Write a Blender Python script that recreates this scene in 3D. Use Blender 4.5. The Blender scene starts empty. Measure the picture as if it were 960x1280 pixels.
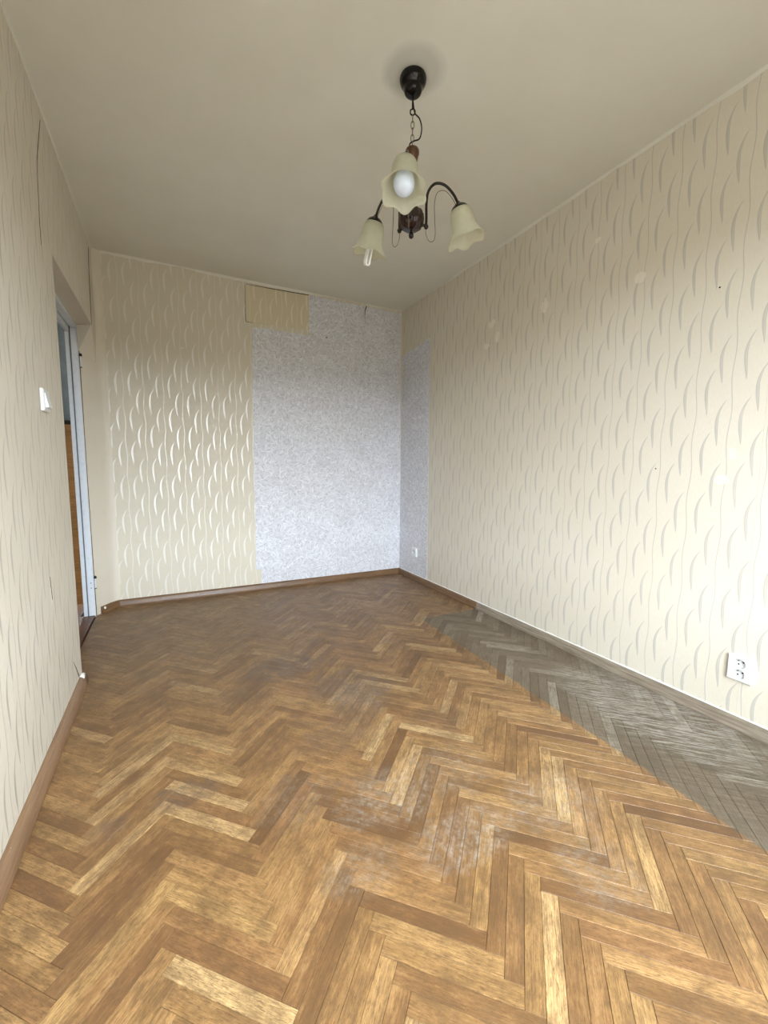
import bpy, bmesh, math, random
from mathutils import Vector, Matrix

random.seed(7)
SC = bpy.context.scene
COL = SC.collection

# ---------------------------------------------------------------- camera
F_PX, CAM_H = 522.0, 1.032
YAW, PITCH, ROLL = 0.470142, 0.103663, 0.00674
cam_data = bpy.data.cameras.new('camera')
cam = bpy.data.objects.new('camera', cam_data)
COL.objects.link(cam)
cam_data.sensor_fit = 'HORIZONTAL'
cam_data.sensor_width = 36.0
cam_data.lens = F_PX / 960.0 * 36.0
cam_data.clip_start = 0.02
_f = Vector((math.sin(YAW) * math.cos(PITCH), math.cos(YAW) * math.cos(PITCH), -math.sin(PITCH)))
_r = Vector((math.cos(YAW), -math.sin(YAW), 0))
_u = _r.cross(_f)
_r2 = _r * math.cos(ROLL) + _u * math.sin(ROLL)
_u2 = -_r * math.sin(ROLL) + _u * math.cos(ROLL)
cam.matrix_world = Matrix(((_r2.x, _u2.x, -_f.x, 0), (_r2.y, _u2.y, -_f.y, 0), (_r2.z, _u2.z, -_f.z, CAM_H), (0, 0, 0, 1)))
SC.camera = cam


def project(P):
    d = Vector(P) - Vector((0, 0, CAM_H))
    z = d.dot(_f)
    if z < 0.05:
        return None
    return 480 + F_PX * d.dot(_r2) / z, 640 - F_PX * d.dot(_u2) / z


# ---------------------------------------------------------------- world, light, exposure
SC.view_settings.view_transform = 'Standard'
SC.view_settings.look = 'None'
SC.view_settings.exposure = 0.18
SC.view_settings.gamma = 1.0
SC.view_settings.use_curve_mapping = False
SKY = 30.0
world = bpy.data.worlds.new('overcast_sky')
SC.world = world
world.use_nodes = True
wn = world.node_tree
wn.nodes.clear()
w_out = wn.nodes.new('ShaderNodeOutputWorld')
w_bg = wn.nodes.new('ShaderNodeBackground')
w_tc = wn.nodes.new('ShaderNodeTexCoord')
w_sep = wn.nodes.new('ShaderNodeSeparateXYZ')
w_ramp = wn.nodes.new('ShaderNodeValToRGB')
w_mr = wn.nodes.new('ShaderNodeMapRange')
w_mr.inputs['From Min'].default_value = -1
w_mr.inputs['From Max'].default_value = 1
e = w_ramp.color_ramp.elements
e[0].position = 0.0
e[0].color = (0.085, 0.082, 0.072, 1)
e[1].position = 0.515
e[1].color = (0.085, 0.082, 0.072, 1)
n = e.new(0.54); n.color = (0.84, 0.93, 1.03, 1)
n = e.new(1.0); n.color = (0.80, 0.90, 1.0, 1)
wn.links.new(w_tc.outputs['Generated'], w_sep.inputs[0])
wn.links.new(w_sep.outputs[2], w_mr.inputs['Value'])
wn.links.new(w_mr.outputs[0], w_ramp.inputs[0])
wn.links.new(w_ramp.outputs[0], w_bg.inputs[0])
w_bg.inputs[1].default_value = SKY
wn.links.new(w_bg.outputs[0], w_out.inputs[0])

# room dimensions (metres)
XL, XR, YB, YF, H = -0.421, 1.993, 3.574, -0.5, 2.5
WX0, WX1, WZ0, WZ1 = -0.25, 1.25, 0.55, 2.18      # window in the wall behind the camera
DZ, DY0, DY1 = 1.945, 2.36, 3.41                 # doorway in the left wall
FX = -0.507                                      # door frame plane

pd = bpy.data.lights.new('window_portal', 'AREA')
pd.shape = 'RECTANGLE'
pd.size, pd.size_y = WX1 - WX0, WZ1 - WZ0
pd.cycles.is_portal = True
po = bpy.data.objects.new('window_portal', pd)
COL.objects.link(po)
po.location = ((WX0 + WX1) / 2, YF - 0.11, (WZ0 + WZ1) / 2)
po.rotation_euler = (math.radians(90), 0, 0)     # shines into the room (+y)
hd = bpy.data.lights.new('hall_fill_light', 'AREA')  # added unseen fill for the hall, standing in for daylight from other rooms
hd.shape = 'DISK'
hd.size = 0.3
hd.energy = 3.5
hd.color = (1.0, 0.93, 0.85)
ho = bpy.data.objects.new('hall_fill_light', hd)
COL.objects.link(ho)
ho.location = (-1.35, 2.6, 2.42)


# ---------------------------------------------------------------- node expression helper
class NB:
    def __init__(s, name):
        s.mat = bpy.data.materials.new(name)
        s.mat.use_nodes = True
        s.nt = s.mat.node_tree
        s.nt.nodes.clear()
        s.out = s.nt.nodes.new('ShaderNodeOutputMaterial')

    def node(s, t, **kw):
        n = s.nt.nodes.new(t)
        for k, v in kw.items():
            setattr(n, k, v)
        return n

    def put(s, sock, v):
        if isinstance(v, X):
            s.nt.links.new(v.s, sock)
        elif isinstance(v, bpy.types.NodeSocket):
            s.nt.links.new(v, sock)
        elif isinstance(v, (tuple, list)):
            v = tuple(v)
            if sock.type == 'RGBA' and len(v) == 3:
                v = v + (1,)
            sock.default_value = v
        else:
            sock.default_value = v

    def m(s, op, *a, clamp=False):
        n = s.node('ShaderNodeMath', operation=op, use_clamp=clamp)
        for i, v in enumerate(a):
            s.put(n.inputs[i], v)
        return X(s, n.outputs[0])

    def uv(s, name='UVMap'):
        n = s.node('ShaderNodeUVMap', uv_map=name)
        return n.outputs[0]

    def sep(s, v):
        n = s.node('ShaderNodeSeparateXYZ')
        s.put(n.inputs[0], v)
        return [X(s, o) for o in n.outputs]

    def comb(s, x, y, z=0.0):
        n = s.node('ShaderNodeCombineXYZ')
        for i, v in enumerate((x, y, z)):
            s.put(n.inputs[i], v)
        return n.outputs[0]

    def noise(s, vec, scale, detail=3.0, rough=0.5, dist=0.0, color=False):
        n = s.node('ShaderNodeTexNoise')
        s.put(n.inputs['Vector'], vec)
        n.inputs['Scale'].default_value = scale
        n.inputs['Detail'].default_value = detail
        n.inputs['Roughness'].default_value = rough
        n.inputs['Distortion'].default_value = dist
        return n.outputs['Color'] if color else X(s, n.outputs['Fac'])

    def mix(s, f, a, b, mode='MIX'):
        n = s.node('ShaderNodeMix', data_type='RGBA', blend_type=mode)
        s.put(n.inputs[0], f)
        s.put(n.inputs[6], a)
        s.put(n.inputs[7], b)
        return n.outputs[2]

    def ramp(s, f, stops):
        n = s.node('ShaderNodeValToRGB')
        s.put(n.inputs[0], f)
        el = n.color_ramp.elements
        el[0].position, el[0].color = stops[0][0], tuple(stops[0][1]) + (1,)
        el[1].position, el[1].color = stops[-1][0], tuple(stops[-1][1]) + (1,)
        for p, c in stops[1:-1]:
            q = el.new(p)
            q.color = tuple(c) + (1,)
        return n.outputs[0]

    def rng(s, v, a, b, c=0.0, d=1.0, smooth=False):
        n = s.node('ShaderNodeMapRange')
        if smooth:
            n.interpolation_type = 'SMOOTHSTEP'
        n.clamp = True
        for i, q in enumerate((v, a, b, c, d)):
            s.put(n.inputs[i], q)
        return X(s, n.outputs[0])

    def bump(s, h, strength=0.3, dist=0.001):
        n = s.node('ShaderNodeBump')
        n.inputs['Strength'].default_value = strength
        n.inputs['Distance'].default_value = dist
        s.put(n.inputs['Height'], h)
        return n.outputs[0]

    def pos(s):
        return s.node('ShaderNodeNewGeometry').outputs['Position']

    def finish(s, color, rough=0.6, metal=0.0, normal=None, spec=0.5, **kw):
        b = s.node('ShaderNodeBsdfPrincipled')
        s.put(b.inputs['Base Color'], color)
        s.put(b.inputs['Roughness'], rough)
        s.put(b.inputs['Metallic'], metal)
        s.put(b.inputs['Specular IOR Level'], spec)
        if normal is not None:
            s.put(b.inputs['Normal'], normal)
        for k, v in kw.items():
            s.put(b.inputs[k.replace('_', ' ')], v)
        s.nt.links.new(b.outputs[0], s.out.inputs[0])
        return s.mat


class X:
    def __init__(s, nb, sock):
        s.nb, s.s = nb, sock

    def _o(op, rev=False):
        def f(s, o):
            return s.nb.m(op, o, s) if rev else s.nb.m(op, s, o)
        return f
    __add__ = _o('ADD'); __radd__ = _o('ADD', True)
    __sub__ = _o('SUBTRACT'); __rsub__ = _o('SUBTRACT', True)
    __mul__ = _o('MULTIPLY'); __rmul__ = _o('MULTIPLY', True)
    __truediv__ = _o('DIVIDE'); __rtruediv__ = _o('DIVIDE', True)

    def abs(s): return s.nb.m('ABSOLUTE', s)
    def floor(s): return s.nb.m('FLOOR', s)
    def fract(s): return s.nb.m('FRACT', s)
    def sin(s): return s.nb.m('SINE', s)
    def cos(s): return s.nb.m('COSINE', s)
    def clamp(s): return s.nb.m('MULTIPLY', s, 1.0, clamp=True)
    def min(s, o): return s.nb.m('MINIMUM', s, o)
    def max(s, o): return s.nb.m('MAXIMUM', s, o)
    def pow(s, o): return s.nb.m('POWER', s, o)


# ---------------------------------------------------------------- materials
def wave_pattern(nb, u, v, u0, v0, flip=1.0):
    """silver crescent leaves in staggered pairs between thin wavy lines; returns a 0..1 mask"""
    P, Q, aa = 0.1275, 0.250, 0.0009
    cu = (u - u0) / P
    cell = cu.floor()
    x = cu.fract() * P
    par = (cell * 0.5).fract() * 2.0
    total = None
    for ox, oz in ((0.034, 0.0), (0.080, -0.128)):
        y = ((v - (v0 + oz)) / Q + par * 0.5).fract() - 0.5
        t = y * (Q / 0.098)
        t2 = t * t
        xc = t2 * 0.0215 + t * (t2 * 0.013 + 0.001) + ox - 0.001
        hw = (1.0 - t2) * (t * -0.2 + 1.0) * 0.0061
        d = x - xc
        main = ((hw - d.abs()) / aa).clamp()
        g1 = ((0.0010 - (d - hw * 0.35).abs()) / 0.0008).clamp() * 0.55
        edge = ((0.0013 - (d.abs() - hw + 0.0012).abs()) / aa).clamp() * nb.rng(t2, 0.8, 0.98, 1.0, 0.0)
        mk = (main * (0.72 - g1)).max(edge)
        total = mk if total is None else total.max(mk)
    xs = ((cu + 0.5).fract() - 0.5) * P
    ln = xs + 0.003 - (v * (2 * math.pi / Q) + (u * 5.0).sin()).sin() * 0.0042
    line = ((0.0019 - ln.abs()) / 0.0010).clamp()
    return total.max(line * 0.85)


def wave_paper(name, u0, v0, base=(0.71, 0.662, 0.56), spots=(), seam0=0.0, leaf=(0.45, 0.43, 0.39), metal=0.12, lrough=0.36, lspec=0.4):
    nb = NB(name)
    uv = nb.uv()
    # gentle drift keeps the print from looking ruled
    wob = nb.noise(uv, 1.7, 1.0)
    u, v, _ = nb.sep(uv)
    u2 = u + (wob - 0.5) * 0.012
    mask = wave_pattern(nb, u2, v, u0, v0)
    fib = nb.noise(nb.comb(u * 260.0, v * 45.0), 1.0, 3.0, 0.6)
    blot = nb.noise(uv, 1.3, 4.0, 0.6)
    col = nb.mix(nb.rng(blot, 0.3, 0.75), base, (base[0] * 0.94, base[1] * 0.925, base[2] * 0.89))
    col = nb.mix(nb.rng(fib, 0.35, 0.75, 0.0, 0.22), col, (base[0] * 0.72, base[1] * 0.71, base[2] * 0.70))
    worn = nb.noise(uv, 2.2, 4.0, 0.65)
    mask = mask * nb.rng(worn, 0.30, 0.46, 0.45, 1.0)
    col = nb.mix(mask, col, leaf)
    # seams of the rolls, every 53 cm
    sm = ((u - seam0) / 0.53).fract() - 0.5
    seam = ((0.0012 - (sm * 0.53).abs()) / 0.0008).clamp()
    col = nb.mix(seam * 0.35, col, (0.55, 0.47, 0.33))
    tear = None
    if spots:
        nz = nb.noise(uv, 26.0, 4.0, 0.6)
        for su, sv, ru, rv in spots:
            dx = (u - su) / ru
            dy = (v - sv) / rv
            k = nb.rng(dx * dx + dy * dy + (nz - 0.5) * 3.2, 0.75, 0.85, 1.0, 0.0)
            tear = k if tear is None else tear.max(k)
        col = nb.mix(tear * 0.7, col, (0.80, 0.75, 0.64))
    h = mask * 0.5 + fib * 0.7 + nb.noise(uv, 9.0, 3.0) * 6.0 + seam * 2.0
    if tear is not None:
        h = h - tear * 1.5
    rough = 0.62 - mask * (0.62 - lrough)
    return nb.finish(col, rough, mask * metal, nb.bump(h, 0.4, 0.0006), spec=mask * (lspec - 0.3) + 0.3)


def scribble_paper(name):
    """grey paper with white and darker feather strokes"""
    nb = NB(name)
    uv = nb.uv()
    base = nb.mix(nb.rng(nb.noise(uv, 6.0, 3.0), 0.3, 0.7), (0.665, 0.67, 0.71), (0.58, 0.58, 0.61))

    nzc = nb.noise(uv, 14.0, 2.0, 0.5, color=True)
    dm = nb.node('ShaderNodeVectorMath', operation='MULTIPLY_ADD')
    nb.put(dm.inputs[0], nzc)
    dm.inputs[1].default_value = (0.03, 0.03, 0)
    nb.put(dm.inputs[2], uv)
    duv = dm.outputs[0]
    fade = nb.rng(nb.noise(uv, 22.0, 3.0, 0.6), 0.35, 0.6, 0.15, 1.0)

    def strokes(scale, off, L, w, k):
        add = nb.node('ShaderNodeVectorMath', operation='ADD')
        nb.put(add.inputs[0], duv)
        add.inputs[1].default_value = (off, off * 0.7, 0)
        vo = nb.node('ShaderNodeTexVoronoi', voronoi_dimensions='2D')
        vo.inputs['Scale'].default_value = scale
        nb.put(vo.inputs['Vector'], add.outputs[0])
        sub = nb.node('ShaderNodeVectorMath', operation='SUBTRACT')
        nb.put(sub.inputs[0], add.outputs[0])
        nb.put(sub.inputs[1], vo.outputs['Position'])
        lx, ly, _ = nb.sep(sub.outputs[0])
        cr, cg, _ = nb.sep(vo.outputs['Color'])
        a = cr * (2 * math.pi)
        c, s_ = a.cos(), a.sin()
        rx = lx * c + ly * s_
        ry = ly * c - lx * s_
        t2 = (rx / L) * (rx / L)
        d = ry - t2 * (L * k)
        hw = (1.0 - t2) * w
        return ((hw - d.abs()) / 0.0007).clamp()
    w1 = strokes(20.0, 0.0, 0.030, 0.0042, 0.30)
    w2 = strokes(23.0, 3.3, 0.028, 0.0034, -0.35)
    g1 = strokes(20.0, 7.1, 0.024, 0.0036, 0.5)
    g2 = strokes(27.0, 11.7, 0.018, 0.0028, -0.4)
    col = nb.mix(g1.max(g2) * 0.8, base, (0.42, 0.415, 0.43))
    wm = w1.max(w2)
    col = nb.mix(wm * fade * 0.75, col, (0.84, 0.86, 0.90))
    # dirty, slightly yellowed towards the old ceiling joint
    return nb.finish(col, 0.55 - wm * 0.1, 0.0, nb.bump(wm * 0.5 + nb.noise(uv, 8.0, 3.0) * 5.0, 0.4, 0.0007))


def zone_mask(nb):
    """1 inside the unvarnished rectangle along the right wall"""
    x, y, z = nb.sep(nb.pos())
    jit = (nb.noise(nb.pos(), 14.0, 3.0) - 0.5) * 0.022
    a = nb.rng(x + jit - (y * 0.05 + 1.386), -0.003, 0.003)
    b = nb.rng(2.372 - y + jit * 0.6, -0.004, 0.004)
    return a * b, x, y


def blob(nb, x, y, cx, cy, rx, ry, nz, amt=1.6, soft=0.5):
    dx = (x - cx) / rx
    dy = (y - cy) / ry
    return nb.rng(dx * dx + dy * dy + (nz - 0.5) * amt, 1.0 - soft, 1.0 + soft, 1.0, 0.0)


def parquet_material():
    nb = NB('oak_parquet')
    uv = nb.uv()
    at = nb.node('ShaderNodeAttribute', attribute_name='tone')
    r1, r2, r3 = nb.sep(at.outputs['Vector'])
    u, v, _ = nb.sep(uv)
    # cathedral rings + straight fibre + pores
    warp = nb.noise(nb.comb(u * 4.5, v * 26.0), 1.0, 3.0, 0.5)
    ring = (((v * 260.0 + warp * (22.0 * r2 + 4.0) + u * 5.0)).sin() * 0.5 + 0.5).pow(1.4)
    fibre = nb.noise(nb.comb(u * 16.0, v * 230.0), 1.0, 5.0, 0.8)
    pore = nb.noise(nb.comb(u * 45.0, v * 420.0), 1.0, 3.0, 0.7)
    patch = nb.noise(nb.comb(u * 8.0, v * 34.0), 1.0, 4.0, 0.68)
    col = nb.ramp(r1, [(0.0, (0.130, 0.068, 0.028)), (0.22, (0.235, 0.128, 0.050)), (0.5, (0.355, 0.205, 0.078)),
                       (0.78, (0.47, 0.29, 0.115)), (1.0, (0.64, 0.44, 0.205))])
    col = nb.mix(r3 * 0.35, col, (0.40, 0.20, 0.085))
    dark = nb.mix(0.66, col, (0.12, 0.055, 0.018))
    col = nb.mix(nb.rng(ring, 0.1, 0.9, 0.0, 0.50) * (r2 * 0.8 + 0.2), col, dark)
    col = nb.mix(nb.rng(fibre, 0.45, 0.58, 0.0, 0.80), col, dark)
    col = nb.mix(nb.rng(pore, 0.53, 0.62, 0.0, 0.7), col, (0.10, 0.05, 0.02))
    col = nb.mix(nb.rng(patch, 0.48, 0.74, 0.0, 0.72), col, dark)
    zm, x, y = zone_mask(nb)
    P = nb.pos()
    nz = nb.noise(P, 11.0, 5.0, 0.62)
    nz2 = nb.noise(P, 3.0, 4.0, 0.6)
    streak = nb.noise(nb.comb(u * 6.0, v * 120.0), 1.0, 4.0, 0.7)
    # ingrained dirt: dark traffic wear by the door and black-grey marks on the floor
    dirt = blob(nb, x, y, 0.0, 2.95, 0.95, 0.85, nz2, 1.2, 0.7) * 0.45
    col = nb.mix(dirt, col, (0.13, 0.075, 0.035))
    far = nb.rng(y + (nz2 - 0.5) * 0.8, 1.2, 2.8, 0.0, 0.55)  # darker with depth: worn varnish plus weaker light, both put into the colour
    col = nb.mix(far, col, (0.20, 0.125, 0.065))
    fine0 = nb.noise(P, 30.0, 6.0, 0.75)
    dk = None
    for cx, cy, rx, ry, s_ in ((0.47, 2.08, .20, .12, .95), (0.72, 1.74, .18, .19, .8), (0.0, 1.38, .10, .06, .75),
                               (0.50, 1.42, .13, .08, .4), (0.62, 1.50, .10, .12, .55), (-0.20, 1.33, .05, .05, .6),
                               (0.95, 1.35, .13, .10, .5), (0.55, 1.18, .10, .05, .5), (0.25, 1.9, .14, .07, .4)):
        k = blob(nb, x, y, cx, cy, rx, ry, nz, 2.4, 0.45) * s_
        dk = k if dk is None else dk.max(k)
    col = nb.mix(dk * nb.rng(streak, 0.36, 0.58, 0.2, 1.0) * nb.rng(fine0, 0.40, 0.56, 0.3, 1.0), col, (0.115, 0.085, 0.065))
    grime = nb.noise(nb.comb(u * 7.0, v * 30.0, 3.0), 1.0, 7.0, 0.82)
    gr2 = nb.noise(P, 8.0, 8.0, 0.82)
    col = nb.mix(nb.rng(grime * 0.5 + gr2 * 0.5, 0.46, 0.56, 0.0, 0.60), col, (0.105, 0.058, 0.026))
    light = nb.rng(grime * 0.6 + gr2 * 0.4, 0.46, 0.34, 0.0, 0.35)
    col = nb.mix(light, col, (0.58, 0.38, 0.17))
    # whitish scuffs and plaster dust
    sc = None
    for cx, cy, rx, ry, s_ in ((0.58, 1.08, .16, .10, .55), (0.70, 0.86, .16, .08, .6), (0.40, 0.90, .10, .07, .35),
                               (1.02, 0.84, .14, .12, .45), (0.72, 1.66, .10, .12, .35), (0.80, 1.10, .16, .12, .35),
                               (0.95, 0.62, .10, .10, .4), (0.30, 1.20, .12, .10, .25)):
        k = blob(nb, x, y, cx, cy, rx, ry, nz, 3.0, 0.6) * s_
        sc = k if sc is None else sc.max(k)
    fleck = nb.rng(nb.noise(P, 75.0, 4.0, 0.7), 0.66, 0.74, 0.0, 0.35)
    fine = nb.noise(P, 42.0, 6.0, 0.75)
    sc = (sc * nb.rng(streak, 0.40, 0.60, 0.15, 1.0) * nb.rng(fine, 0.44, 0.60, 0.1, 1.0)).max(fleck * nb.rng(nz, 0.45, 0.6, 0.1, 1.0))
    col = nb.mix(sc * 0.8, col, (0.44, 0.41, 0.34))
    # bare greyed wood
    g = nb.ramp(r1, [(0.0, (0.140, 0.105, 0.068)), (0.5, (0.185, 0.145, 0.098)), (0.85, (0.235, 0.192, 0.138)), (1.0, (0.32, 0.275, 0.21))])
    g = nb.mix(nb.rng(fibre, 0.45, 0.60, 0.0, 0.65), g, (0.09, 0.065, 0.042))
    g = nb.mix(nb.rng(pore, 0.58, 0.70, 0.0, 0.5), g, (0.10, 0.075, 0.05))
    gs = nb.noise(nb.comb(x * 7.0 - y * 7.0, y * 75.0 + x * 75.0), 1.0, 5.0, 0.75)
    bare = blob(nb, x, y, 1.80, 1.00, 0.22, 0.40, nz, 1.5, 0.5) * nb.rng(gs, 0.46, 0.54)
    g = nb.mix(bare * 0.55, g, (0.46, 0.44, 0.39))
    gd = blob(nb, x, y, 1.60, 0.80, 0.20, 0.45, nz, 1.6, 0.6) * nb.rng(gs, 0.58, 0.44)
    g = nb.mix(gd * 0.65, g, (0.085, 0.062, 0.036))
    g = nb.mix(nb.rng(gr2, 0.48, 0.60, 0.0, 0.5), g, (0.10, 0.078, 0.05))
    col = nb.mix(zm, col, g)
    rough = nb.rng(nz, 0.3, 0.7, 0.36, 0.52) + sc * 0.25 + zm * 0.22
    h = fibre * 0.6 + pore * 0.3 + nz * 0.5
    return nb.finish(col, rough, 0.0, nb.bump(h, 0.35, 0.0006), spec=0.4)


def plain_wood(name, c1, c2, rough=0.45, zone=False):
    nb = NB(name)
    uv = nb.uv()
    u, v, _ = nb.sep(uv)
    f = nb.noise(nb.comb(u * 7.0, v * 150.0), 1.0, 4.0, 0.65)
    b = nb.noise(nb.comb(u * 3.0, v * 12.0), 1.0, 3.0)
    col = nb.mix(nb.rng(f, 0.35, 0.7), c1, c2)
    col = nb.mix(nb.rng(b, 0.45, 0.75, 0.0, 0.5), col, (c2[0] * .6, c2[1] * .6, c2[2] * .6))
    fl = nb.rng(nb.noise(nb.pos(), 60.0, 4.0, 0.7), 0.66, 0.70, 0.0, 0.6)
    col = nb.mix(fl, col, (0.45, 0.38, 0.28))
    if zone:
        zm, x, y = zone_mask(nb)
        g = nb.mix(nb.rng(f, 0.35, 0.7), (0.30, 0.25, 0.19), (0.15, 0.115, 0.08))
        col = nb.mix(zm, col, g)
    return nb.finish(col, rough, 0.0, nb.bump(f + b, 0.3, 0.0006))


def painted(name, c, rough=0.4, dirt=(0.3, 0.26, 0.2), amt=0.35, scale=25.0, bumpd=0.0006):
    nb = NB(name)
    n1 = nb.noise(nb.pos(), scale, 5.0, 0.65)
    n2 = nb.noise(nb.pos(), scale * 0.18, 3.0)
    col = nb.mix(nb.rng(n1, 0.52, 0.75, 0.0, amt), c, dirt)
    return nb.finish(col, rough, 0.0, nb.bump(n1 + n2 * 2.0, 0.35, bumpd))


def flat(name, c, rough=0.5, metal=0.0, spec=0.5):
    nb = NB(name)
    n1 = nb.noise(nb.pos(), 60.0, 3.0)
    col = nb.mix(nb.rng(n1, 0.35, 0.7, 0.0, 0.25), c, (c[0] * .75, c[1] * .75, c[2] * .75))
    return nb.finish(col, rough, metal, spec=spec)


def ceiling_material():
    nb = NB('ceiling_paint')
    P = nb.pos()
    a = nb.noise(P, 2.2, 4.0, 0.55)
    b = nb.noise(P, 38.0, 4.0, 0.6)
    col = nb.mix(nb.rng(a, 0.35, 0.7), (0.76, 0.745, 0.665), (0.71, 0.69, 0.605))
    # dark halo round the ceiling rose: shade of the canopy put into the paint colour
    x, y, z = nb.sep(P)
    dx, dy = x - 0.865, y - 1.48
    halo = nb.rng(dx * dx + dy * dy + (a - 0.5) * 0.03, 0.002, 0.012, 0.30, 0.0)
    col = nb.mix(halo, col, (0.22, 0.22, 0.185))
    return nb.finish(col, 0.75, 0.0, nb.bump(b * 0.6 + a * 14.0, 0.5, 0.0010))


SPOTS_R = [(-1.532, 2.202, .022, .018), (-1.295, 1.929, .030, .030), (-1.86, 1.989, .026, .045), (-2.316, 2.018, .035, .03),
           (-2.256, 1.915, .025, .04), (-2.367, 1.885, .035, .022), (-0.897, 0.995, .03, .022), (-0.866, 1.10, .016, .03)]
M_PAPER_R = wave_paper('wallpaper_waves_right', -1.267, 0.977, spots=SPOTS_R, seam0=0.02)
M_PAPER_B = wave_paper('wallpaper_waves_back', -0.153, 0.883, base=(0.66, 0.61, 0.50), leaf=(0.76, 0.74, 0.69), metal=0.34, lrough=0.37, lspec=1.0, spots=[(0.108, 1.919, .014, .006)], seam0=0.1)  # same silver print; its window sheen is put into the paler leaf colour
M_PAPER_L = wave_paper('wallpaper_waves_left', 1.0, 0.9, leaf=(0.40, 0.37, 0.31), seam0=1.2, spots=[(1.93, 0.55, .012, .04)])
M_PAPER_PATCH = wave_paper('wallpaper_waves_patch', 0.61, 1.06, base=(0.66, 0.585, 0.42), leaf=(0.78, 0.72, 0.56), seam0=0.3, metal=0.05)
M_PAPER_PLAIN = painted('wallpaper_plain_cream', (0.67, 0.615, 0.51), 0.65, (0.60, 0.52, 0.38), 0.3, 7.0)
M_GREY = scribble_paper('wallpaper_grey_feathers')
M_CEIL = ceiling_material()
M_PARQ = parquet_material()
M_SUB = flat('subfloor_dark', (0.035, 0.02, 0.012), 0.9)
M_BASE = plain_wood('baseboard_wood', (0.19, 0.10, 0.040), (0.10, 0.050, 0.020), 0.4, True)
M_BASE_L = plain_wood('baseboard_wood_left', (0.29, 0.175, 0.095), (0.19, 0.105, 0.055), 0.42)
M_THRESH = plain_wood('threshold_wood', (0.16, 0.075, 0.035), (0.08, 0.035, 0.018), 0.4)
M_HALLWOOD = plain_wood('hall_brown_wood', (0.34, 0.17, 0.05), (0.20, 0.095, 0.027), 0.4)
M_HALLGREY = painted('hall_grey_blue', (0.085, 0.10, 0.11), 0.5, (0.2, 0.22, 0.24), 0.3, 8.0)
M_FRAME = painted('white_door_paint', (0.70, 0.74, 0.78), 0.28, (0.42, 0.44, 0.44), 0.35, 30.0)
M_WHITE = painted('white_plastic', (0.72, 0.73, 0.73), 0.3, (0.7, 0.68, 0.6), 0.2, 40.0, 0.0002)
M_DARKHOLE = flat('dark_hole', (0.012, 0.011, 0.01), 0.8)
M_CRACK = flat('crack_shadow', (0.07, 0.045, 0.02), 0.9)
M_CAULK = painted('white_filler', (0.86, 0.85, 0.80), 0.6, (0.6, 0.55, 0.45), 0.3, 30.0)
M_GROOVE = flat('grey_groove', (0.13, 0.15, 0.17), 0.6)
M_STEEL = flat('worn_steel', (0.32, 0.31, 0.29), 0.35, 0.9)
M_BLACK = flat('black_glossy_plastic', (0.004, 0.003, 0.003), 0.12, 0.0, 0.3)
M_IRON = flat('dark_brown_lacquer', (0.012, 0.007, 0.006), 0.22, 0.0, 0.35)
M_BRASS = flat('aged_brown_brass', (0.10, 0.048, 0.024), 0.32, 0.4)
M_CHAIN = flat('dull_brass_chain', (0.19, 0.15, 0.10), 0.35, 0.85)
M_DARKWOOD = flat('dark_red_lacquer', (0.022, 0.006, 0.005), 0.2)
M_BULB = flat('bulb_white', (0.74, 0.83, 1.0), 0.15)
M_TUBE = flat('lamp_tube_glass', (0.85, 0.86, 0.84), 0.12)
M_HALLWALL = painted('hall_wall_paint', (0.55, 0.5, 0.42), 0.7, (0.4, 0.35, 0.3), 0.2, 6.0)


def shade_glass():
    nb = NB('frosted_cream_glass')
    n1 = nb.noise(nb.pos(), 45.0, 4.0, 0.6)
    col = nb.mix(nb.rng(n1, 0.3, 0.7), (0.86, 0.87, 0.77), (0.78, 0.78, 0.66))
    b = nb.node('ShaderNodeBsdfPrincipled')
    nb.put(b.inputs['Base Color'], col)
    b.inputs['Roughness'].default_value = 0.42
    t = nb.node('ShaderNodeBsdfTranslucent')
    nb.put(t.inputs[0], col)
    mx = nb.node('ShaderNodeMixShader')
    mx.inputs[0].default_value = 0.5
    nb.nt.links.new(b.outputs[0], mx.inputs[1])
    nb.nt.links.new(t.outputs[0], mx.inputs[2])
    tr = nb.node('ShaderNodeBsdfTransparent')
    nb.put(tr.inputs[0], (0.95, 0.93, 0.85))
    m2 = nb.node('ShaderNodeMixShader')
    m2.inputs[0].default_value = 0.33
    nb.nt.links.new(mx.outputs[0], m2.inputs[1])
    nb.nt.links.new(tr.outputs[0], m2.inputs[2])
    nb.nt.links.new(m2.outputs[0], nb.out.inputs[0])
    return nb.mat


M_GLASS = shade_glass()


# ---------------------------------------------------------------- mesh helpers
def link(name, me, mat, parent=None, label=None, smooth=False):
    o = bpy.data.objects.new(name, me)
    COL.objects.link(o)
    if mat:
        me.materials.append(mat)
    if parent is not None:
        o.parent = parent
    if label:
        o['label'] = label
    if smooth:
        me.polygons.foreach_set('use_smooth', [True] * len(me.polygons))
    return o


def planar_uv(me):
    """metre-scaled UVs: u runs to the right as seen from inside the room, v = z"""
    if not me.uv_layers:
        me.uv_layers.new(name='UVMap')
    d = me.uv_layers[0].data
    for p in me.polygons:
        nx, ny, nz = p.normal
        for li in p.loop_indices:
            c = me.vertices[me.loops[li].vertex_index].co
            if abs(nz) > max(abs(nx), abs(ny)):
                d[li].uv = (c.y, c.x)
            elif abs(nx) >= abs(ny):
                d[li].uv = ((-c.y if nx < 0 else c.y), c.z)
            else:
                d[li].uv = ((c.x if ny < 0 else -c.x), c.z)


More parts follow.
